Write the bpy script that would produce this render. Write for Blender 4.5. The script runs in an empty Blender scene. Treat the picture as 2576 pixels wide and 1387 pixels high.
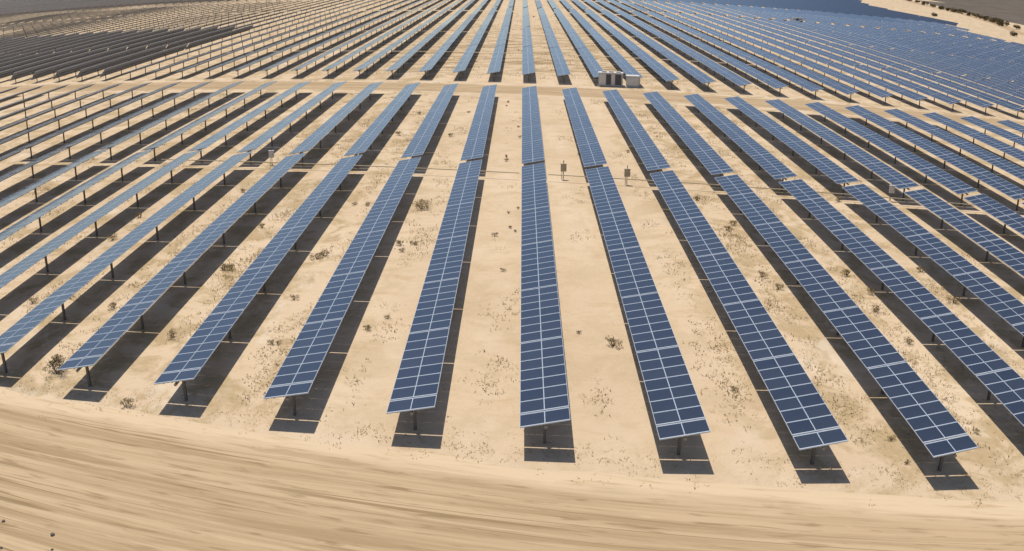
import bpy, bmesh, math, random
from mathutils import Vector, Matrix

random.seed(7)
scene = bpy.context.scene
C = scene.collection
P = 5.6                                   # metres between neighbouring tracker rows

# ------------------------------------------------------------------ camera
CAM_X, CAM_Z, YAW, PITCH, ROLL = -0.0009 * P, 3.5183 * P, -0.0078, 0.3387, 0.0102
FOC = 2350.67 / 2575.0 * 36.0             # equidistant lens, millimetres on a 36 mm sensor
cam = bpy.data.cameras.new('drone_camera')
cam_o = bpy.data.objects.new('drone_camera', cam)
C.objects.link(cam_o)
cam.type = 'PANO'
cam.panorama_type = 'FISHEYE_LENS_POLYNOMIAL'
cam.sensor_fit = 'HORIZONTAL'
cam.sensor_width = 36.0
cam.lens = FOC
cam.fisheye_fov = math.pi
cam.fisheye_polynomial_k0 = 0.0
cam.fisheye_polynomial_k1 = -1.0 / FOC
cam.fisheye_polynomial_k2 = 0.0
cam.fisheye_polynomial_k3 = 0.0
cam.fisheye_polynomial_k4 = 0.0
cam.clip_start, cam.clip_end = 0.5, 20000.0


def cam_to_world(u, v, w):
    c, s = math.cos(ROLL), math.sin(ROLL)
    x, up = c * u - s * v, s * u + c * v
    cp, sp = math.cos(PITCH), math.sin(PITCH)
    y, z = cp * w + sp * up, -sp * w + cp * up
    cy, sy = math.cos(YAW), math.sin(YAW)
    return Vector((cy * x + sy * y, -sy * x + cy * y, z))


R_, U_, F_ = cam_to_world(1, 0, 0), cam_to_world(0, 1, 0), cam_to_world(0, 0, 1)
M = Matrix((R_, U_, -F_)).transposed().to_4x4()
M.translation = (CAM_X, 0, CAM_Z)
cam_o.matrix_world = M
scene.camera = cam_o


def frame_pos(p):
    """where a world point falls in the frame, 0..1 both ways (used only to choose which far trackers are built singly)"""
    d = Vector(p) - M.translation
    u, v, w = d.dot(R_), d.dot(U_), d.dot(F_)
    rr = math.hypot(u, v) or 1e-9
    r = math.atan2(rr, w) * 2350.67
    return 0.5 + r * u / rr / 2575.0, 0.5 - r * v / rr / 1387.0


# ------------------------------------------------------------------ light
SUN = Vector((-0.144, 0.298, 1.0)).normalized()
world = bpy.data.worlds.new('World')
scene.world = world
world.use_nodes = True
wt = world.node_tree
bg = wt.nodes['Background']
sky = wt.nodes.new('ShaderNodeTexSky')
sky.sky_type = 'NISHITA'
sky.sun_disc = False
sky.sun_elevation = math.asin(SUN.z)
sky.sun_rotation = math.atan2(SUN.x, SUN.y)
sky.air_density, sky.dust_density, sky.ozone_density = 0.8, 1.6, 0.6
sky.altitude = 900.0
wt.links.new(sky.outputs[0], bg.inputs[0])
bg.inputs[1].default_value = 0.14
sun = bpy.data.lights.new('sun', 'SUN')
sun.energy, sun.angle, sun.color = 5.0, math.radians(0.5), (1.0, 0.94, 0.84)
sun_o = bpy.data.objects.new('sun', sun)
sun_o.rotation_euler = (-SUN).to_track_quat('-Z', 'Y').to_euler()
C.objects.link(sun_o)
vs = scene.view_settings
vs.view_transform, vs.look, vs.exposure, vs.gamma = 'Standard', 'None', -0.27, 1.0
vs.use_curve_mapping = False


# ------------------------------------------------------------------ materials
class Nodes:
    def __init__(self, name):
        self.m = bpy.data.materials.new(name)
        self.m.use_nodes = True
        self.t = self.m.node_tree
        self.b = self.t.nodes['Principled BSDF']
        self.tc = self.t.nodes.new('ShaderNodeTexCoord')

    def put(self, sock, val):
        if hasattr(val, 'is_output') or hasattr(val, 'links'):
            self.t.links.new(val, sock)
        else:
            sock.default_value = val

    def noise(self, scale=(1, 1, 1), size=1.0, detail=4.0, rough=0.55, dist=0.0, loc=(0, 0, 0)):
        mp = self.t.nodes.new('ShaderNodeMapping')
        self.t.links.new(self.tc.outputs['Object'], mp.inputs[0])
        mp.inputs['Scale'].default_value = scale
        mp.inputs['Location'].default_value = loc
        n = self.t.nodes.new('ShaderNodeTexNoise')
        self.t.links.new(mp.outputs[0], n.inputs['Vector'])
        n.inputs['Scale'].default_value = size
        n.inputs['Detail'].default_value = detail
        n.inputs['Roughness'].default_value = rough
        n.inputs['Distortion'].default_value = dist
        return n.outputs['Fac']

    def ramp(self, fac, a, b, va=0.0, vb=1.0):
        r = self.t.nodes.new('ShaderNodeMapRange')
        r.interpolation_type = 'SMOOTHSTEP'
        self.t.links.new(fac, r.inputs[0])
        for k, v in zip((1, 2, 3, 4), (a, b, va, vb)):
            r.inputs[k].default_value = v
        return r.outputs[0]

    def mix(self, fac, a, b):
        n = self.t.nodes.new('ShaderNodeMix')
        n.data_type = 'RGBA'
        self.put(n.inputs[0], fac)
        for s, v in ((n.inputs[6], a), (n.inputs[7], b)):
            if isinstance(v, tuple):
                v = v + (1.0,) if len(v) == 3 else v
            self.put(s, v)
        return n.outputs[2]

    def math(self, op, a, b=0.0):
        n = self.t.nodes.new('ShaderNodeMath')
        n.operation = op
        self.put(n.inputs[0], a)
        self.put(n.inputs[1], b)
        return n.outputs[0]

    def bump(self, h, strength, dist):
        n = self.t.nodes.new('ShaderNodeBump')
        n.inputs['Strength'].default_value = strength
        n.inputs['Distance'].default_value = dist
        self.t.links.new(h, n.inputs['Height'])
        self.t.links.new(n.outputs[0], self.b.inputs['Normal'])

    def done(self, color, rough=0.8, metal=0.0, spec=None):
        self.put(self.b.inputs['Base Color'], color if not isinstance(color, tuple) else color + (1.0,))
        self.put(self.b.inputs['Roughness'], rough)
        self.b.inputs['Metallic'].default_value = metal
        if spec is not None:
            self.b.inputs['Specular IOR Level'].default_value = spec
        return self.m


def sand_material():
    n = Nodes('pale_desert_sand')
    big = n.ramp(n.noise((1, 1, 1), 0.035, 3), 0.35, 0.7)
    col = n.mix(big, (0.60, 0.465, 0.318), (0.54, 0.41, 0.275))
    pale = n.ramp(n.noise((1.0, 0.35, 1), 0.16, 4, loc=(31, 7, 0)), 0.52, 0.72)
    col = n.mix(n.math('MULTIPLY', pale, 0.6), col, (0.645, 0.52, 0.37))
    tan = n.ramp(n.noise((0.55, 1.0, 1), 0.55, 6, 0.68, 0.4), 0.52, 0.74)
    col = n.mix(n.math('MULTIPLY', tan, 0.6), col, (0.45, 0.31, 0.175))
    litter = n.ramp(n.noise((0.8, 1.3, 1), 2.3, 5, 0.75, 0.6, (3, 9, 0)), 0.62, 0.72)
    zone = n.ramp(n.noise((1, 1, 1), 0.12, 3, loc=(50, 0, 0)), 0.42, 0.6)
    col = n.mix(n.math('MULTIPLY', n.math('MULTIPLY', litter, zone), 0.75), col, (0.22, 0.15, 0.075))
    speck = n.ramp(n.noise((1, 1, 1), 5.0, 3, 0.7), 0.64, 0.72)
    col = n.mix(n.math('MULTIPLY', speck, 0.35), col, (0.27, 0.19, 0.11))
    sx = n.t.nodes.new('ShaderNodeSeparateXYZ')
    n.t.links.new(n.tc.outputs['Object'], sx.inputs[0])
    wild = n.math('MAXIMUM', n.ramp(sx.outputs[0], -6.0, -13.0), n.ramp(sx.outputs[0], 8.0, 15.0))
    wild = n.math('ADD', n.math('MULTIPLY', wild, 0.7), 0.3)
    dry = n.ramp(n.noise((1.0, 0.8, 1), 0.34, 6, 0.72, 0.5, (17, 3, 0)), 0.44, 0.6)
    col = n.mix(n.math('MULTIPLY', n.math('MULTIPLY', dry, wild), 0.85), col, (0.40, 0.295, 0.165))
    fine = n.ramp(n.noise((1.0, 1.0, 1), 3.2, 5, 0.75, 0.3, (5, 8, 0)), 0.55, 0.66)
    col = n.mix(n.math('MULTIPLY', n.math('MULTIPLY', n.math('MULTIPLY', fine, dry), wild), 0.6), col, (0.25, 0.18, 0.09))
    chalk = n.ramp(n.noise((1.0, 0.5, 1), 0.3, 5, 0.6, 0.2, (2, 40, 0)), 0.56, 0.7)
    col = n.mix(n.math('MULTIPLY', n.math('MULTIPLY', chalk, wild), 0.55), col, (0.66, 0.57, 0.455))
    sep = n.t.nodes.new('ShaderNodeSeparateXYZ')
    n.t.links.new(n.tc.outputs['Object'], sep.inputs[0])
    belt = n.math('MULTIPLY', n.ramp(sep.outputs[1], 150, 168), n.ramp(sep.outputs[1], 300, 230))
    belt = n.math('MULTIPLY', belt, n.math('MULTIPLY', n.ramp(sep.outputs[0], -38, -20), n.ramp(sep.outputs[0], 34, 20)))
    grow = n.ramp(n.noise((0.16, 0.55, 1), 0.55, 5, 0.7, 0.5, (13, 5, 0)), 0.46, 0.62)
    col = n.mix(n.math('MULTIPLY', n.math('MULTIPLY', belt, grow), 0.85), col, (0.25, 0.175, 0.085))
    n.bump(n.noise((1, 1, 1), 1.4, 6, 0.65), 0.6, 0.15)
    return n.done(col, 0.95, 0, 0.1)


def track_material(edge=None):
    """graded dirt: tyre-worn streaks run along the sheet's own x axis"""
    n = Nodes('graded_track_dirt')
    a = n.noise((0.035, 1.0, 1), 1.5, 5, 0.62, 0.7)
    b = n.noise((0.11, 1.0, 1), 3.4, 4, 0.6, 0.4, (4, 2, 0))
    c = n.noise((0.02, 1.0, 1), 0.55, 3, 0.5, 0.3, (9, 1, 0))
    col = n.mix(n.ramp(a, 0.38, 0.64), (0.495, 0.365, 0.225), (0.345, 0.24, 0.135))
    col = n.mix(n.math('MULTIPLY', n.ramp(c, 0.45, 0.7), 0.55), col, (0.46, 0.335, 0.20))
    col = n.mix(n.math('MULTIPLY', n.ramp(b, 0.54, 0.7), 0.7), col, (0.25, 0.17, 0.09))
    col = n.mix(n.math('MULTIPLY', n.ramp(b, 0.4, 0.25), 0.4), col, (0.60, 0.46, 0.30))
    rut = n.math('ABSOLUTE', n.math('SUBTRACT', n.noise((0.02, 1.0, 1), 1.1, 2, 0.4, 0.2, (6, 6, 0)), 0.5))
    rut = n.math('MULTIPLY', n.ramp(rut, 0.022, 0.006), n.ramp(n.noise((0.1, 0.6, 1), 0.6, 2), 0.42, 0.56))
    col = n.mix(n.math('MULTIPLY', rut, 0.8), col, (0.25, 0.17, 0.09))
    grit = n.ramp(n.noise((1, 1, 1), 7.0, 3, 0.75, 0, (1, 8, 0)), 0.62, 0.72)
    col = n.mix(n.math('MULTIPLY', grit, 0.3), col, (0.22, 0.16, 0.1))
    if edge:
        sp = n.t.nodes.new('ShaderNodeSeparateXYZ')
        n.t.links.new(n.tc.outputs['Object'], sp.inputs[0])
        wob = n.math('ADD', sp.outputs[1], n.math('MULTIPLY', n.noise((0.12, 0.9, 1), 1.0, 4, 0.6), 3.0))
        col = n.mix(n.ramp(wob, edge[0], edge[1]), col, n.mix(n.ramp(b, 0.5, 0.75), (0.60, 0.46, 0.305), (0.47, 0.34, 0.2)))
    h = n.math('ADD', a, n.math('MULTIPLY', b, 0.4))
    n.bump(h, 0.55, 0.12)
    return n.done(col, 0.95, 0, 0.1)


def scrub_material():
    n = Nodes('scrub_plain_earth')
    a = n.ramp(n.noise((1, 0.5, 1), 0.05, 5, 0.65), 0.4, 0.62)
    col = n.mix(a, (0.14, 0.112, 0.086), (0.092, 0.077, 0.062))
    s = n.ramp(n.noise((1, 1, 1), 0.35, 4, 0.7), 0.6, 0.7)
    col = n.mix(n.math('MULTIPLY', s, 0.7), col, (0.05, 0.045, 0.03))
    p = n.ramp(n.noise((1, 1, 1), 0.02, 3, 0.6, 0, (70, 0, 0)), 0.6, 0.7)
    col = n.mix(n.math('MULTIPLY', p, 0.5), col, (0.24, 0.19, 0.14))
    return n.done(col, 0.95, 0, 0.1)


def glass_material():
    n = Nodes('blue_solar_glass')
    oi = n.t.nodes.new('ShaderNodeObjectInfo')
    ge = n.t.nodes.new('ShaderNodeNewGeometry')
    isl = ge.outputs['Random Per Island']
    dust = n.ramp(n.noise((1, 1, 1), 0.7, 4, 0.6), 0.35, 0.75)
    col = n.mix(n.math('MULTIPLY', dust, 0.5), (0.010, 0.013, 0.022), (0.026, 0.030, 0.040))
    col = n.mix(n.math('MULTIPLY', oi.outputs['Random'], 0.4), col, (0.045, 0.048, 0.055))
    col = n.mix(n.math('MULTIPLY', isl, 0.5), col, (0.012, 0.018, 0.036))
    n.b.inputs['IOR'].default_value = 2.2
    return n.done(col, n.ramp(isl, 0.0, 1.0, 0.07, 0.16))


def metal(name, c, rough=0.5, m=0.6, var=0.3):
    n = Nodes(name)
    f = n.ramp(n.noise((1, 1, 1), 2.5, 4), 0.3, 0.75)
    return n.done(n.mix(n.math('MULTIPLY', f, var), c, tuple(k * 0.6 for k in c)), rough, m)


def paint(name, c, rough=0.5, var=0.35):
    n = Nodes(name)
    f = n.ramp(n.noise((1, 1, 0.3), 1.8, 5, 0.65), 0.4, 0.75)
    return n.done(n.mix(n.math('MULTIPLY', f, var), c, (c[0] * 0.7, c[1] * 0.66, c[2] * 0.58)), rough)


def leafy(name, a, b):
    n = Nodes(name)
    oi = n.t.nodes.new('ShaderNodeObjectInfo')
    f = n.ramp(n.noise((1, 1, 1), 3.0, 3, 0.7), 0.3, 0.7)
    col = n.mix(f, a, b)
    return n.done(n.mix(n.math('MULTIPLY', oi.outputs['Random'], 0.35), col, (0.20, 0.14, 0.07)), 0.9, 0, 0.1)


MAT = dict(
    sand=sand_material(), track=track_material((2.2, 3.6)), road=track_material(), scrub=scrub_material(), glass=glass_material(),
    frame=metal('silver_module_frame', (0.52, 0.58, 0.65), 0.45, 0.2),
    back=paint('dark_module_backing', (0.30, 0.31, 0.335), 0.6, 0.25),
    steel=metal('galvanised_steel', (0.27, 0.265, 0.255), 0.6, 0.3),
    post=metal('weathered_post_steel', (0.17, 0.155, 0.14), 0.65, 0.3),
    white=paint('pale_grey_cabinet_paint', (0.62, 0.60, 0.56), 0.5),
    grey=paint('mid_grey_cabinet_paint', (0.50, 0.49, 0.46), 0.5),
    dark=paint('dark_louvre_paint', (0.075, 0.08, 0.09), 0.5),
    tanbox=paint('tan_enclosure_paint', (0.46, 0.38, 0.25), 0.6),
    concrete=paint('rough_concrete', (0.42, 0.38, 0.32), 0.9),
    shrub=leafy('olive_brown_twigs', (0.25, 0.195, 0.095), (0.36, 0.275, 0.145)),
    dshrub=leafy('dark_olive_twigs', (0.11, 0.09, 0.048), (0.19, 0.15, 0.08)),
    straw=leafy('straw_weed', (0.52, 0.39, 0.22), (0.38, 0.285, 0.15)),
    bark=paint('shrub_stem_bark', (0.12, 0.085, 0.05), 0.9),
    stone=paint('dark_stone', (0.10, 0.085, 0.07), 0.9),
)


# ------------------------------------------------------------------ mesh helpers
class MB:
    """collects faces with material slots and links them as ONE mesh object"""

    def __init__(self):
        self.v, self.f, self.mi, self.mats = [], [], [], []

    def slot(self, m):
        if m not in self.mats:
            self.mats.append(m)
        return self.mats.index(m)

    def face(self, pts, m):
        k = len(self.v)
        self.v += [tuple(p) for p in pts]
        self.f.append(tuple(range(k, k + len(pts))))
        self.mi.append(self.slot(m))

    def box(self, x0, x1, y0, y1, z0, z1, m, top=None, bottom=None, xf=None):
        k = len(self.v)
        c = [(x, y, z) for z in (z0, z1) for y in (y0, y1) for x in (x0, x1)]
        if xf:
            c = [tuple(xf @ Vector(p)) for p in c]
        self.v += c
        for q, mm in (((0, 2, 3, 1), bottom or m), ((4, 5, 7, 6), top or m), ((0, 1, 5, 4), m), ((2, 6, 7, 3), m), ((0, 4, 6, 2), m), ((1, 3, 7, 5), m)):
            self.f.append(tuple(k + a for a in q))
            self.mi.append(self.slot(mm))

    def tube(self, a, b, r, m, n=8, r2=None):
        a, b = Vector(a), Vector(b)
        d = (b - a).normalized()
        s = d.orthogonal().normalized()
        t = d.cross(s)
        k = len(self.v)
        for p, rr in ((a, r), (b, r if r2 is None else r2)):
            for i in range(n):
                w = 2 * math.pi * i / n
                self.v.append(tuple(p + (s * math.cos(w) + t * math.sin(w)) * rr))
        sl = self.slot(m)
        for i in range(n):
            j = (i + 1) % n
            self.f.append((k + i, k + j, k + n + j, k + n + i))
            self.mi.append(sl)
        self.f.append(tuple(k + i for i in reversed(range(n))))
        self.f.append(tuple(k + n + i for i in range(n)))
        self.mi += [sl, sl]

    def add(self, o, mat):
        k = len(self.v)
        self.v += [tuple(mat @ Vector(p)) for p in o.v]
        self.f += [tuple(k + a for a in f) for f in o.f]
        self.mi += [self.slot(o.mats[i]) for i in o.mi]

    def mesh(self, name):
        me = bpy.data.meshes.new(name)
        me.from_pydata(self.v, [], self.f)
        for m in self.mats:
            me.materials.append(m)
        me.polygons.foreach_set('material_index', self.mi)
        me.update()
        return me


def link(name, me, parent=None, loc=(0, 0, 0), rot=(0, 0, 0)):
    o = bpy.data.objects.new(name, me)
    C.objects.link(o)
    o.location, o.rotation_euler = loc, rot
    if parent:
        o.parent = parent
    return o


def tag(o, label=None, cat=None, group=None, kind=None):
    for k, v in (('label', label), ('category', cat), ('group', group), ('kind', kind)):
        if v:
            o[k] = v
    return o


# ------------------------------------------------------------------ ground
ST = -0.175                               # the rows step back by this much per row, as the track in front of them does
ANG = math.atan(ST)


def sheet(name, pts, z, m, rot=0.0, loc=(0, 0)):
    """a flat sheet with its own local frame, so that streaks can run along it"""
    ca, sa = math.cos(-rot), math.sin(-rot)
    loc_pts = []
    for x, y in pts:
        dx, dy = x - loc[0], y - loc[1]
        loc_pts.append((ca * dx - sa * dy, sa * dx + ca * dy, 0))
    b = MB()
    b.face(loc_pts, m)
    o = link(name, b.mesh(name), None, (loc[0], loc[1], z), (0, 0, rot))
    return tag(o, kind='structure')


sheet('ground', [(-6000, -3000), (6000, -3000), (6000, 9000), (-6000, 9000)], 0.0, MAT['sand'])


def wavy(x0, x1, y_near, y_far, slope, n=60, amp=0.35, seed=1):
    r = random.Random(seed)
    xs = [x0 + (x1 - x0) * i / n for i in range(n + 1)]
    near = [(x, y_near + slope * x + r.uniform(-amp, amp)) for x in xs]
    far = [(x, y_far + slope * x + r.uniform(-amp, amp)) for x in xs]
    return near + far[::-1]


sheet('dirt_track', wavy(-90, 90, 18.0, 5.84 * P, -0.19, amp=0.25), 0.004, MAT['track'], math.atan(-0.19), (0, 30))
sheet('service_road', wavy(-200, 190, 24.15 * P, 25.75 * P, ST, amp=0.25, seed=3), 0.004, MAT['road'], ANG, (0, 24.9 * P))
sheet('scrubland', [(480, 1000), (428, 977), (364, 757), (335, 637), (330, 566), (322, 470), (330, 380), (420, 300), (5000, 300), (5000, 8000), (900, 8000)], 0.004, MAT['scrub'])
sheet('perimeter_track', [(262, 470), (236, 395), (214, 330), (206, 270), (212, 268), (221, 328), (243, 392), (270, 468), (292, 520), (330, 640), (352, 760), (420, 1000), (408, 1002), (342, 764), (320, 645), (283, 524)], 0.004, MAT['road'], math.radians(70), (240, 400))

# ------------------------------------------------------------------ trackers
MW, ML = 0.3722 * P / 2, 0.1863 * P       # a module's two sides
HW = 0.3722 * P / 2                       # half the width of a table
LIFT = 0.075 + 0.118                      # the modules ride this far above the tube's axis
AX, AZ = 0.2103 * P, 0.2724 * P - LIFT    # the tube stands here, seen from the row's own line
TILT = math.atan2(0.3059 - 0.2389, 0.3928 - 0.0278)   # the western edge is the lower one
STEEP = math.radians(50)
TUBE_R = 0.075


def module_mb(simple=False):
    """one framed glass module, centred, its glass up"""
    b = MB()
    hx, hy, w, wl, t = MW / 2 - 0.003, ML / 2 - 0.010, 0.026, 0.016, 0.035
    g = 0.004
    b.box(-hx + wl, hx - wl, -hy + w, hy - w, -0.01, t - g, MAT['back'], top=MAT['glass'])
    b.box(-hx, hx, -hy, -hy + w, -0.012, t, MAT['frame'], bottom=MAT['back'])
    b.box(-hx, hx, hy - w, hy, -0.012, t, MAT['frame'], bottom=MAT['back'])
    b.box(-hx, -hx + wl, -hy + w, hy - w, -0.012, t, MAT['frame'], bottom=MAT['back'])
    b.box(hx - wl, hx, -hy + w, hy - w, -0.012, t, MAT['frame'], bottom=MAT['back'])
    return b


MOD = module_mb()
MOD_MESH = MOD.mesh('solar_module')


def layout(length, bays):
    """(bay start, bay end, modules), post places, module pitch along the row"""
    gap = 0.15
    n = sum(bays)
    pitch = (length - gap * (len(bays) - 1)) / n
    out, posts, y = [], [], 0.0
    for k, b in enumerate(bays):
        out.append((y, y + b * pitch, b))
        y += b * pitch
        if k < len(bays) - 1:
            posts.append(y + gap / 2)
            y += gap
    return out, posts, pitch


def rack_mb(n, pitch):
    """the rails that carry one bay of modules, lying under them"""
    b = MB()
    L = n * pitch
    for x in (-HW * 0.55, -HW * 0.12, HW * 0.12, HW * 0.55):
        b.box(x - 0.03, x + 0.03, -L / 2 + 0.05, L / 2 - 0.05, -0.075, -0.0125, MAT['steel'])
    for k in range(n):
        y = -L / 2 + (k + 0.5) * pitch
        b.box(-HW * 0.8, HW * 0.8, y - 0.025, y + 0.025, -0.115, -0.0755, MAT['steel'])
    for s in (-1, 1):                     # the pale edge rail that closes the bay towards the bearing
        e0, e1 = sorted((s * (L / 2 + 0.001), s * (L / 2 + 0.030)))
        b.box(-HW, HW, e0, e1, -0.012, 0.037, MAT['frame'], bottom=MAT['back'])
    return b


def bay_mb(n, pitch, fine):
    b = MB()
    L = n * pitch
    if fine:
        for k in range(n):
            for sx in (-1, 1):
                b.add(MOD, Matrix.Translation((sx * MW / 2, -L / 2 + (k + 0.5) * pitch, 0)) @ Matrix.Diagonal((1, pitch / ML, 1, 1)))
        b.add(rack_mb(n, pitch), Matrix.Identity(4))
    else:
        w, e = 0.05, L / 2
        for s in (-1, 1):
            a = -HW + w if s < 0 else w * 0.6
            c = -w * 0.6 if s < 0 else HW - w
            b.box(a, c, -e + w, e - w, -0.01, 0.03, MAT['back'], top=MAT['glass'])
        for a, c in ((-HW, -HW + w), (-w * 0.6, w * 0.6), (HW - w, HW)):
            b.box(a, c, -e, e, -0.012, 0.034, MAT['frame'], bottom=MAT['back'])
        for a, c in ((-e, -e + w), (e - w, e)):
            b.box(-HW + w, -w * 0.6, a, c, -0.012, 0.034, MAT['frame'], bottom=MAT['back'])
            b.box(w * 0.6, HW - w, a, c, -0.012, 0.034, MAT['frame'], bottom=MAT['back'])
    return b


def post_mb():
    """an I-section pile with a bearing saddle under the tube"""
    b = MB()
    h, w = AZ - TUBE_R - 0.05, 0.13
    m = MAT['post']
    b.box(-w / 2, w / 2, -0.06, -0.048, -0.3, h, m)
    b.box(-w / 2, w / 2, 0.048, 0.06, -0.3, h, m)
    b.box(-0.006, 0.006, -0.048, 0.048, -0.3, h, m)
    b.box(-0.11, 0.11, -0.05, 0.05, h + 0.001, h + 0.05, MAT['steel'])
    b.box(-0.12, -0.085, -0.04, 0.04, h + 0.05, h + 0.19, MAT['steel'])
    b.box(0.085, 0.12, -0.04, 0.04, h + 0.05, h + 0.19, MAT['steel'])
    return b


POST = post_mb()
POST_MESH = POST.mesh('post')
CACHE = {}


def cached(key, make):
    if key not in CACHE:
        CACHE[key] = make()
    return CACHE[key]


def tube_mb(L):
    b = MB()
    b.tube((0, 0.04, 0), (0, L + 0.06, 0), TUBE_R, MAT['steel'], 10)
    return b


def tilted(t):
    """frame of the tilting deck about the tube axis: tilting by t lowers the side of smaller x"""
    return Matrix.Translation((0, 0, AZ)) @ Matrix.Rotation(-t, 4, 'Y') @ Matrix.Translation((0, 0, LIFT))


def whole_mb(L, bays, tilt, level):
    """a whole tracker as one mesh: 2 with module frames, 1 with plain bays, 0 for the far mass"""
    lay, posts, pitch = layout(L, bays)
    b = MB()
    T = tilted(tilt)
    if level == 0:
        b.box(-HW, HW, 0, L, -0.01, 0.03, MAT['frame'], top=MAT['glass'], bottom=MAT['back'], xf=T)
        for y in posts[::2]:
            b.box(-0.06, 0.06, y - 0.06, y + 0.06, 0, AZ, MAT['post'])
        return b
    for y0, y1, n in lay:
        bm_ = cached(('bay', n, round(pitch, 4), level), lambda: bay_mb(n, pitch, level == 2))
        b.add(bm_, T @ Matrix.Translation((0, (y0 + y1) / 2, 0)))
    for y in posts:
        b.add(POST, Matrix.Translation((0, y, 0)))
    b.add(tube_mb(L), Matrix.Translation((0, 0, AZ)))
    return b


ORD = 'zeroth first second third fourth fifth sixth seventh eighth ninth tenth eleventh twelfth thirteenth fourteenth fifteenth sixteenth seventeenth eighteenth nineteenth'.split()
TENS = {2: 'twent', 3: 'thirt', 4: 'fort', 5: 'fift', 6: 'sixt', 7: 'sevent', 8: 'eight'}


def ordinal(n):
    if n < 20:
        return ORD[n]
    t, u = divmod(n, 10)
    return TENS[t] + ('ieth' if u == 0 else 'y-' + ORD[u])


def row_words(i):
    if i == 0:
        return 'in the straight central row'
    return '%s row %s of centre' % (ordinal(abs(i)), 'right' if i > 0 else 'left')


# the tables of one row, front to back, in row pitches: start, end, words for the place
BANDS = [
    (5.986, 14.510, (1, 7, 7, 8, 8, 8, 6), 'front table by the dirt track'),
    (14.730, 23.560, (1, 8, 8, 8, 8, 8, 6), 'table before the service road'),
    (26.361, 34.640, (1, 7, 7, 8, 8, 7, 6), 'table just past the service road'),
    (34.790, 44.480, (1, 8, 8, 8, 8, 8, 8, 3), 'second table past the service road'),
    (44.640, 53.400, (1, 8, 8, 8, 8, 8, 6), 'third table past the service road'),
    (53.540, 62.250, (1, 8, 8, 8, 8, 8, 6), 'fourth table past the service road'),
    (63.050, 72.800, (1, 7, 7, 7, 7, 7, 6), 'far table past second gap'),
    (72.940, 80.300, (1, 7, 7, 7, 7, 5, 5), 'far table before the steep field'),
    (81.600, 90.000, (1, 7, 7, 8, 8, 7, 7), 'first table of the far steep field'),
    (90.140, 99.000, (1, 8, 8, 8, 8, 8, 6), 'second table of the far steep field'),
    (101.00, 112.00, (1, 8, 8, 8, 8, 8, 8, 8), 'third table of the far steep field'),
    (112.20, 124.00, (1, 8, 8, 8, 8, 8, 8, 8), 'fourth table of the far steep field'),
    (126.00, 140.00, (1, 8, 8, 8, 8, 8, 8, 8), 'fifth table of the far steep field'),
] + [(142.0 + 15 * k, 156.6 + 15 * k, (1, 8, 8, 8, 8, 8, 8, 8), 'table at the far end of the steep field') for k in range(6)]
RIGHT_END = [60, 60, 30, 30, 31, 32, 32, 34, 37, 37, 38, 40, 44] + [-20] * 6
LEFT_END = [-40, -40, -60, -60, -70, -80, -85, -90, -115, -120, -130, -135, -140] + [-175] * 6
tables = []
for bi, (a, b_, bays, words_) in enumerate(BANDS):
    for i in range(LEFT_END[bi], RIGHT_END[bi] + 1):
        s = ST * i
        y0, y1 = (a + s) * P, (b_ + s) * P
        x = i * P + AX
        if y0 < 1.0:
            continue
        steep = bi >= 8 or (bi in (2, 3) and i <= -14)
        # how large it shows
        q = [frame_pos((x + sx * HW * 0.9, y0 + (y1 - y0) * t, z)) for sx in (-1, 1) for t in (0, 0.25, 0.5, 0.75, 1) for z in (0.3, AZ)]
        inside = [p for p in q if 0 <= p[0] <= 1 and 0 <= p[1] <= 1]
        near = any(-0.35 <= p[0] <= 1.35 and -0.3 <= p[1] <= 1.4 for p in q)
        if not near:
            continue
        xs = [min(1, max(0, p[0])) for p in q]
        ys = [min(1, max(0, p[1])) for p in q]
        diag = math.hypot((max(xs) - min(xs)) * 1024, (max(ys) - min(ys)) * 551)
        dist = math.hypot(x - CAM_X, (y0 + y1) / 2)
        size = diag * 700 / dist if len(inside) >= 2 else 0
        tables.append(dict(b=bi, i=i, x=x, y0=y0, L=y1 - y0, bays=bays, w=words_, steep=steep, size=size))
tables.sort(key=lambda t: -t['size'])
singles = [t for t in tables if t['size'] > 0][:300]
mass = [t for t in tables if t not in singles]


def tilt_of(t):
    r = random.Random(t['i'] * 131 + t['b'] * 17)
    if t['steep']:
        return STEEP + math.radians(r.uniform(-2.5, 2.5))
    i = t['i']
    if t['b'] < 2:
        base = 10.2 if i <= 6 else 12.0
    else:
        base = 10.4 if i <= 3 else min(17.5, 11.0 + 1.0 * (i - 3))
    return math.radians(base + r.uniform(-0.7, 0.7))


def look(t):
    if t['steep']:
        return 'Steep dark solar tracker'
    return 'Blue solar tracker' if t['i'] > -4 else 'Pale thin-edged solar tracker'


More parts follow.
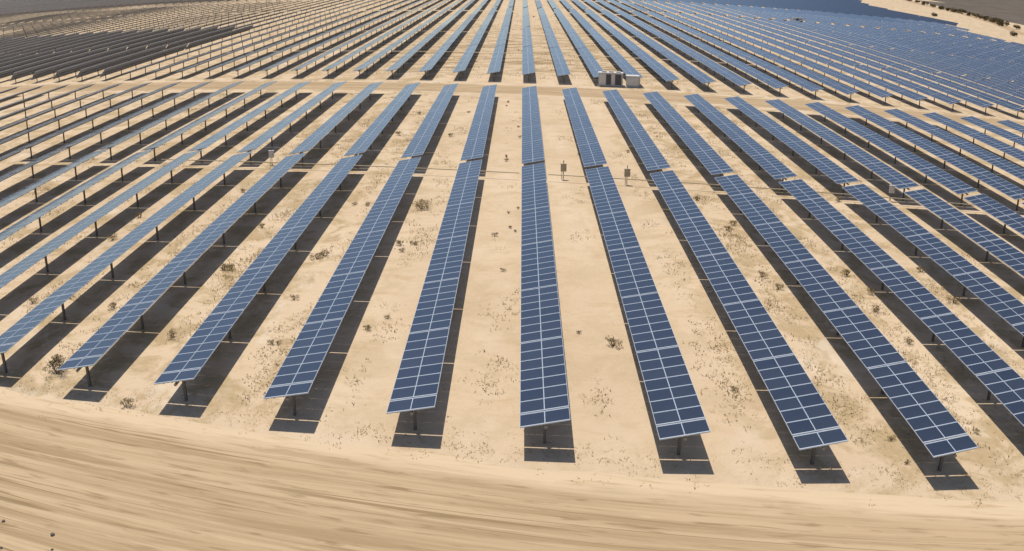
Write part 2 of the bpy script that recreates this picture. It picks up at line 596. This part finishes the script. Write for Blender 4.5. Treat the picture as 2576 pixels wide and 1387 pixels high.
def single(t):
    lay, posts, pitch = layout(t['L'], t['bays'])
    lab = '%s, %s, %s' % (look(t), row_words(t['i']), t['w'])
    grp = 'solar trackers standing in parallel rows'
    tl = tilt_of(t)
    loc = (t['x'], t['y0'], 0)
    near = t['b'] < 2 and abs(t['i']) <= 24
    if not near and not (t['b'] == 2 and -13 <= t['i'] <= 12):
        kt = round(math.degrees(tl) * 1.5) / 1.5
        lev = 2 if t['b'] <= 3 else 1
        me = cached(('whole', t['b'], kt, lev), lambda: whole_mb(t['L'], t['bays'], math.radians(kt), lev).mesh('solar_tracker'))
        o = link('solar_tracker', me, None, loc)
        return tag(o, lab, 'solar panels', grp)
    root = link('solar_tracker', None, None, loc)
    root.empty_display_size = 0.5
    tag(root, lab, 'solar panels', grp)
    link('torque_tube', cached(('tube', round(t['L'], 2)), lambda: tube_mb(t['L']).mesh('torque_tube')), root, (0, 0, AZ))
    for y in posts:
        link('post', POST_MESH, root, (0, y, 0))
    T = tilted(tl)
    singly = t['b'] == 0 and -6 <= t['i'] <= 6
    for y0, y1, n in lay:
        base = T @ Vector((0, (y0 + y1) / 2, 0))
        key = (n, round(pitch, 4))
        if singly:
            rack = link('module_rack', cached(('rack',) + key, lambda: rack_mb(n, pitch).mesh('module_rack')), root, base, (0, -tl, 0))
            for k in range(n):
                for sx in (-1, 1):
                    m = link('solar_module', MOD_MESH, rack, (sx * MW / 2, -(y1 - y0) / 2 + (k + 0.5) * pitch, 0))
                    m.scale = (1, pitch / ML, 1)
        else:
            me = cached(('baymesh',) + key, lambda: cached(('bay',) + key + (2,), lambda: bay_mb(n, pitch, True)).mesh('module_bay'))
            link('module_bay', me, root, base, (0, -tl, 0))
    return root


for t in singles:
    single(t)

mb = MB()
for t in mass:
    lev = 1 if t['b'] <= 1 else 0
    w = cached(('mass', t['b'], t['steep'], lev, t['i'] < 0), lambda: whole_mb(t['L'], t['bays'], STEEP if t['steep'] else math.radians(10.4 if t['i'] < 0 else 17.5), lev))
    mb.add(w, Matrix.Translation((t['x'], t['y0'], 0)))
far = link('far_solar_trackers', mb.mesh('far_solar_trackers'))
tag(far, 'far rows of solar trackers that merge into one mass', 'solar panels', None, 'stuff')

# the drive line that links the rows at the gap between the two near tables
for x0, x1 in ((-6.5, -0.02), (0.45, 7.5)):
    b = MB()
    b.tube((x0 * P, (14.62 + ST * x0) * P, 0.62), (x1 * P, (14.62 + ST * x1) * P, 0.62), 0.045, MAT['tanbox'], 8)
    o = link('drive_shaft', b.mesh('drive_shaft'))
    tag(o, 'thin drive shaft linking tracker rows %s of the central row at the gap' % ('left' if x0 < 0 else 'right'), 'drive shaft', 'drive shafts across the rows')


# ------------------------------------------------------------------ combiner boxes on posts
def combiner(x, y, face, label):
    root = link('combiner_box', None, None, (x, y, 0))
    tag(root, label, 'electrical box', 'combiner boxes between the rows')
    b = MB()
    b.tube((0, 0, -0.2), (0, 0, 1.75), 0.035, MAT['post'], 8)
    link('pole', b.mesh('pole'), root)
    b = MB()
    b.box(-0.26, 0.26, -0.17, -0.05, 0.75, 1.43, face)
    b.box(-0.29, 0.29, -0.21, 0.0, 1.432, 1.47, face)
    link('cabinet', b.mesh('cabinet'), root)
    b = MB()
    b.box(-0.22, 0.22, -0.186, -0.172, 0.8, 1.38, face)
    b.box(0.15, 0.19, -0.205, -0.187, 1.02, 1.14, MAT['steel'])
    d = link('cabinet_door', b.mesh('cabinet_door'), root)
    b = MB()
    b.tube((-0.15, -0.1, 0.75), (-0.15, -0.1, -0.1), 0.025, MAT['post'], 6)
    link('conduit', b.mesh('conduit'), root)
    return root


combiner(3.9, 82.3, MAT['tanbox'], 'tan combiner box on a pole in the sand strip right of central row')
combiner(9.5, 80.7, MAT['tanbox'], 'tan combiner box on a pole between first and second rows right of centre')
combiner(-24.4, 87.8, MAT['white'], 'pale combiner box on a pole between fourth and fifth rows left of centre')
combiner(33.4, 77.5, MAT['white'], 'pale grey combiner box between fifth and sixth rows right of centre')


# ------------------------------------------------------------------ inverter stations
def inverter(x, y, rz, label, group, skid_label=None):
    root = link('inverter_station', None, None, (x, y, 0), (0, 0, rz))
    tag(root, label, 'inverter station', group)
    b = MB()
    b.box(-2.15, 2.0, -0.95, 0.95, 0.0, 0.16, MAT['concrete'])
    link('concrete_pad', b.mesh('concrete_pad'), root)
    b = MB()
    b.box(-2.0, 1.75, -0.75, 0.75, 0.161, 2.15, MAT['grey'])
    b.box(-2.08, 1.83, -0.83, 0.83, 2.151, 2.23, MAT['white'])
    b.box(-1.9, -0.95, -0.775, -0.752, 0.3, 2.0, MAT['white'])
    b.box(0.0, 0.45, -0.775, -0.752, 0.3, 2.0, MAT['white'])
    body = link('cabinet_body', b.mesh('cabinet_body'), root)
    for x0, x1 in ((-0.85, -0.1), (0.55, 1.5)):
        b = MB()
        b.box(x0, x1, -0.79, -0.752, 0.32, 1.98, MAT['dark'])
        for k in range(9):
            z = 0.42 + k * 0.17
            b.box(x0 + 0.06, x1 - 0.06, -0.812, -0.791, z, z + 0.06, MAT['dark'])
        link('louvred_door', b.mesh('louvred_door'), root)
    for k in range(3):
        b = MB()
        b.box(-1.5 + k * 1.1, -0.8 + k * 1.1, -0.35, 0.35, 2.231, 2.42, MAT['grey'])
        link('roof_vent', b.mesh('roof_vent'), root)
    return root


def transformer(x, y, rz, label):
    root = link('transformer', None, None, (x, y, 0), (0, 0, rz))
    tag(root, label, 'transformer')
    b = MB()
    b.box(-1.3, 1.35, -1.0, 1.0, 0.0, 0.15, MAT['concrete'])
    link('concrete_pad', b.mesh('concrete_pad'), root)
    b = MB()
    b.box(-0.95, 1.0, -0.75, 0.75, 0.151, 1.75, MAT['grey'])
    b.box(-0.85, 0.9, -0.765, -0.752, 0.35, 1.6, MAT['white'])
    link('tank', b.mesh('tank'), root)
    b = MB()
    b.box(-1.02, 1.07, -0.82, 0.82, 1.751, 1.86, MAT['white'])
    link('lid', b.mesh('lid'), root)
    b = MB()
    for k in range(6):
        b.box(1.001, 1.2, -0.65 + k * 0.24, -0.59 + k * 0.24, 0.4, 1.55, MAT['grey'])
    link('radiator', b.mesh('radiator'), root)
    return root


inverter(2.52 * P, 26.03 * P, ANG * 0.35, 'pale grey inverter cabinets with dark louvred doors beside the service road', 'inverter stations')
transformer(3.10 * P, 25.97 * P, ANG * 0.35, 'grey box transformer with white lid standing beside the inverter cabinets')
inverter(18.3 * P, 60.9 * P, ANG * 0.35, 'small distant dark-doored inverter cabinets among the far blue tracker rows', 'inverter stations')


# ------------------------------------------------------------------ plants
def shrub_mb(h, w, n, leaf, stem, seed):
    r = random.Random(seed)
    fol, st = MB(), MB()
    for k in range(7):
        a, q = r.uniform(0, 6.28), r.uniform(0.15, 0.42)
        st.tube((0.03 * math.cos(a), 0.03 * math.sin(a), -0.05), (w * q * math.cos(a), w * q * math.sin(a), h * r.uniform(0.45, 0.8)), 0.022, stem, 5, 0.007)
    lobes = [(r.uniform(-.3, .3) * w, r.uniform(-.3, .3) * w, r.uniform(0.25, 0.72) * h, r.uniform(.16, .32)) for _ in range(8)]
    for k in range(n):
        lx, ly, lz, lr = r.choice(lobes)
        d = Vector((r.gauss(0, 1), r.gauss(0, 1), r.gauss(0, 1))).normalized() * (r.random() ** 0.4)
        p = Vector((lx + d.x * lr * w, ly + d.y * lr * w, max(0.02, lz + d.z * lr * h)))
        e = Vector((r.gauss(0, 1), r.gauss(0, 1), r.gauss(0.9, 0.8))).normalized()
        s = e.orthogonal().normalized()
        s.rotate(Matrix.Rotation(r.uniform(0, 6.28), 3, e))
        ln, wd = r.uniform(0.07, 0.16) * (0.6 + h * 0.5), r.uniform(0.012, 0.03)
        fol.face((p - s * wd, p + s * wd, p + e * ln), leaf)
    return fol, st


SHRUBS = [(-7.8, 71.6, 1.4), (-13.4, 72.7, 0.6), (-12.3, 72.5, 0.7), (-8.3, 62.0, 0.8), (-7.3, 62.1, 0.7), (-8.0, 60.5, 0.6), (-1.8, 64.4, 0.6), (-0.3, 65.6, 0.4), (-0.9, 70.6, 0.4), (-0.7, 66.5, 0.45), (-0.1, 71.9, 0.4), (-7.4, 48.4, 0.5), (-8.3, 46.7, 0.7), (5.0, 45.0, 1.0), (3.3, 46.6, 0.4), (-1.0, 56.7, 0.5), (-1.8, 127.1, 0.6), (-1.9, 123.8, 0.5), (-1.4, 91.2, 0.5), (-1.4, 89.5, 0.6), (-0.3, 108.2, 0.5), (-0.1, 101.6, 0.5), (-12.9, 117.1, 0.8), (-13.7, 102.8, 0.9), (-7.8, 102.0, 0.9), (-6.7, 118.3, 0.6), (11.1, 94.7, 0.7), (5.9, 92.9, 0.5), (3.9, 314.3, 1.0), (-30.5, 49.6, 0.9), (-24.5, 49.1, 0.8), (-19.0, 45.0, 0.8), (-19.5, 56.4, 0.9), (-19.0, 56.4, 0.9), (-13.6, 58.8, 1.0), (-13.2, 59.4, 1.0), (-24.1, 76.9, 0.8), (-19.5, 66.1, 0.7), (-13.1, 44.4, 0.6), (-12.7, 44.4, 0.5), (-30.6, 62.8, 0.9), (-30.9, 68.9, 0.9), (-24.6, 41.3, 0.8), (-13.4, 51.1, 0.6), (16.5, 68.3, 0.8), (15.7, 66.8, 0.9), (15.9, 56.3, 0.8), (16.4, 54.0, 0.8), (21.9, 56.8, 0.9), (28.0, 76.5, 0.9), (21.7, 50.2, 0.9), (22.5, 53.2, 0.8), (27.8, 51.7, 1.0), (28.0, 57.8, 0.9), (15.0, 75.6, 0.7), (21.9, 45.3, 0.8), (-23.7, 39.7, 1.5), (-18.4, 36.6, 0.9), (16.7, 34.5, 0.5), (16.7, 32.4, 0.4), (21.2, 34.8, 0.5), (10.4, 39.7, 0.5)]
PROTO = {}
for k in range(3):
    PROTO['s', k] = shrub_mb(0.55, 1.0, 240, MAT['shrub'], MAT['bark'], 20 + k)
    PROTO['d', k] = shrub_mb(0.55, 0.9, 220, MAT['dshrub'], MAT['bark'], 40 + k)
PM = {}
for k, (f, s) in PROTO.items():
    f.add(s, Matrix.Identity(4))
    PM[k] = f.mesh('dry_shrub')


def strip_words(x):
    k = math.floor((x - 0.4 * P) / P)      # strip between row k and row k+1
    if k in (-1, 0):
        return 'between central row and first row %s' % ('left' if k else 'right')
    a, b = (k, k + 1) if k > 0 else (-k - 1, -k)
    return 'between %s and %s rows %s' % (ordinal(a), ordinal(b), 'right' if k > 0 else 'left')


seen = {}
for k, (x, y, s) in enumerate(SHRUBS):
    dark = -3 < x < 0.5 or s < 0.45
    if s >= 1.4:
        f, st = shrub_mb(0.62 * s, s * 1.1, 620, MAT['shrub'] if y > 50 else MAT['dshrub'], MAT['bark'], 90 + k)
        root = link('dry_shrub', None, None, (x, y, 0))
        link('foliage', f.mesh('foliage'), root)
        link('stems', st.mesh('stem'), root)
        root.children[1].name = 'stem'
        lab = 'large rounded olive shrub alone in the sand %s' % strip_words(x) if y > 50 else 'large dark bush at the front end of the fifth row left'
        tag(root, lab, 'shrub', 'dry shrubs between the rows')
        continue
    o = link('dry_shrub', PM['d' if dark else 's', k % 3], None, (x, y, 0), (0, 0, k * 1.7))
    o.scale = (s * 1.05, s * 0.95, s * random.uniform(0.8, 1.15))
    o['_c'] = '%s dry shrub %s' % ('small dark' if dark else 'low olive-brown', strip_words(x))
    o['_y'] = y
cl = {}
for o in [o for o in C.objects if '_c' in o.keys()]:
    cl.setdefault(o['_c'], []).append(o)
for c, lst in cl.items():
    lst.sort(key=lambda o: o['_y'])
    for k, o in enumerate(lst):
        if len(lst) == 1:
            lab = c
        elif k == 0:
            lab = c + ', nearest of them'
        elif k == len(lst) - 1:
            lab = c + ', farthest of them'
        else:
            lab = c + ', %s from the front' % ordinal(k + 1)
        del o['_c'], o['_y']
        tag(o, lab, 'shrub', 'dry shrubs between the rows')

FENCE_LINE = [(386, 894), (377, 853), (359, 795), (344, 744), (332, 704), (327, 680), (326, 666), (323, 646), (317, 620), (312, 600), (309, 589), (298, 561), (297, 549), (289, 527), (280, 503), (278, 482)]
bush_f, bush_s = shrub_mb(2.0, 3.6, 500, MAT['dshrub'], MAT['bark'], 77)
for k, p in enumerate(bush_f.v):
    pass
bush_f.add(bush_s, Matrix.Identity(4))


def big_bush_mb(seed):
    r = random.Random(seed)
    f, s = MB(), MB()
    for k in range(6):
        a = r.uniform(0, 6.28)
        s.tube((0.1 * math.cos(a), 0.1 * math.sin(a), -0.1), (1.0 * math.cos(a), 1.0 * math.sin(a), r.uniform(1.0, 1.8)), 0.08, MAT['bark'], 6, 0.03)
    lobes = [(r.uniform(-1.2, 1.2), r.uniform(-1.2, 1.2), r.uniform(0.6, 1.6), r.uniform(.5, .95)) for _ in range(9)]
    for k in range(900):
        lx, ly, lz, lr = r.choice(lobes)
        d = Vector((r.gauss(0, 1), r.gauss(0, 1), r.gauss(0, 1))).normalized() * (r.random() ** 0.35) * lr
        p = Vector((lx, ly, lz)) + d
        p.z = max(0.05, p.z)
        e = Vector((r.gauss(0, 1), r.gauss(0, 1), r.gauss(0, 1))).normalized()
        q = e.orthogonal().normalized()
        w = r.uniform(0.09, 0.2)
        f.face((p - q * w, p + e * w, p + q * w, p - e * w), MAT['dshrub'])
    f.add(s, Matrix.Identity(4))
    return f


BB = [big_bush_mb(5).mesh('desert_bush'), big_bush_mb(6).mesh('desert_bush')]
for k, (x, y) in enumerate(FENCE_LINE):
    o = link('desert_bush', BB[k % 2], None, (x, y, 0), (0, 0, k * 2.1))
    sc = random.uniform(0.9, 1.7)
    o.scale = (sc * 1.3, sc * 1.3, sc)
    tag(o, 'dark bush in the line along the scrubland edge, %s from its far end' % ordinal(k + 1) if k else 'dark bush at the far end of the scrubland line', 'bush', 'bushes along the scrubland edge')
for x, y, w in ((229, 400, 'lone dark bush on the perimeter sand near the frame edge'), (251, 540, 'lone dark bush beside the corner of the steep blue field')):
    o = link('desert_bush', BB[0], None, (x, y, 0))
    o.scale = (1.2, 1.2, 1.0)
    tag(o, w, 'bush', 'bushes along the scrubland edge')

# uncountable weeds: short dry blades in drifts between the rows
r = random.Random(3)
wd = MB()


def tuft(x, y, s, m, n):
    for _ in range(n):
        a = r.uniform(0, 6.28)
        dx, dy = math.cos(a), math.sin(a)
        px, py = x + r.gauss(0, 0.22) * s, y + r.gauss(0, 0.2) * s
        h, w, l = r.uniform(0.04, 0.17) * s, r.uniform(0.008, 0.018) * (0.6 + s), r.uniform(0.05, 0.22) * s
        wd.face(((px - dy * w, py + dx * w, 0.0), (px + dy * w, py - dx * w, 0.0), (px + dx * l, py + dy * l, h)), m)


DRIFT = {-9: .5, -8: .6, -7: .7, -6: .8, -5: 1.0, -4: 1.0, -3: .7, -2: .35, -1: .16, 0: .1, 1: .35, 2: .8, 3: .9, 4: 1.0, 5: .8, 6: .6, 7: .5}
for k, d in DRIFT.items():
    centres = [(k * P + P * r.uniform(0.62, 0.95), (6.5 + ST * k + 17 * r.random() ** 1.4) * P) for _ in range(int(60 * d))]
    for cx, cy in centres:
        for _ in range(r.randint(3, 14)):
            tuft(cx + r.gauss(0, 0.55), cy + r.gauss(0, 1.3), r.uniform(0.5, 1.5), MAT['straw'] if r.random() < 0.82 else MAT['shrub'], 8)
for _ in range(500):                       # thin scatter along the front ends and the track's edge
    x = r.uniform(-26, 26)
    tuft(x, 5.98 * P - 0.175 * x + r.gauss(0.6, 0.9), r.uniform(0.4, 0.9), MAT['straw'], 5)
for _ in range(1100):                       # ground growth behind the service road
    x = max(-11, min(13, r.gauss(0.5, 4))) * P
    y = (r.uniform(27, 60) + ST * x / P) * P
    tuft(x, y, r.uniform(1.2, 3.0), MAT['straw'] if r.random() < 0.5 else MAT['shrub'], 8)
weeds = link('dry_weeds', wd.mesh('dry_weeds'))
tag(weeds, 'short dry weeds scattered over the sand between the tracker rows', 'weeds', None, 'stuff')

# stones at the near corner
for k, (x, y, s, w) in enumerate(((-19.8, 26.5, .08, 'upper left'), (-17.3, 26.0, .1, 'largest'), (-19.0, 24.8, .07, 'lowest'), (-16.9, 25.1, .06, 'smallest'))):
    bm_ = bmesh.new()
    bmesh.ops.create_icosphere(bm_, subdivisions=2, radius=s)
    for v in bm_.verts:
        v.co *= r.uniform(0.75, 1.15)
        v.co.z *= 0.6
    me = bpy.data.meshes.new('stone')
    bm_.to_mesh(me)
    bm_.free()
    me.materials.append(MAT['stone'])
    o = link('stone', me, None, (x, y, s * 0.3))
    tag(o, 'dark stone on the near bank of the dirt track, %s of the four' % w, 'stone', 'stones by the dirt track')
print('SINGLES', len(singles), 'MASS', len(mass), 'OBJ', len(bpy.data.objects))
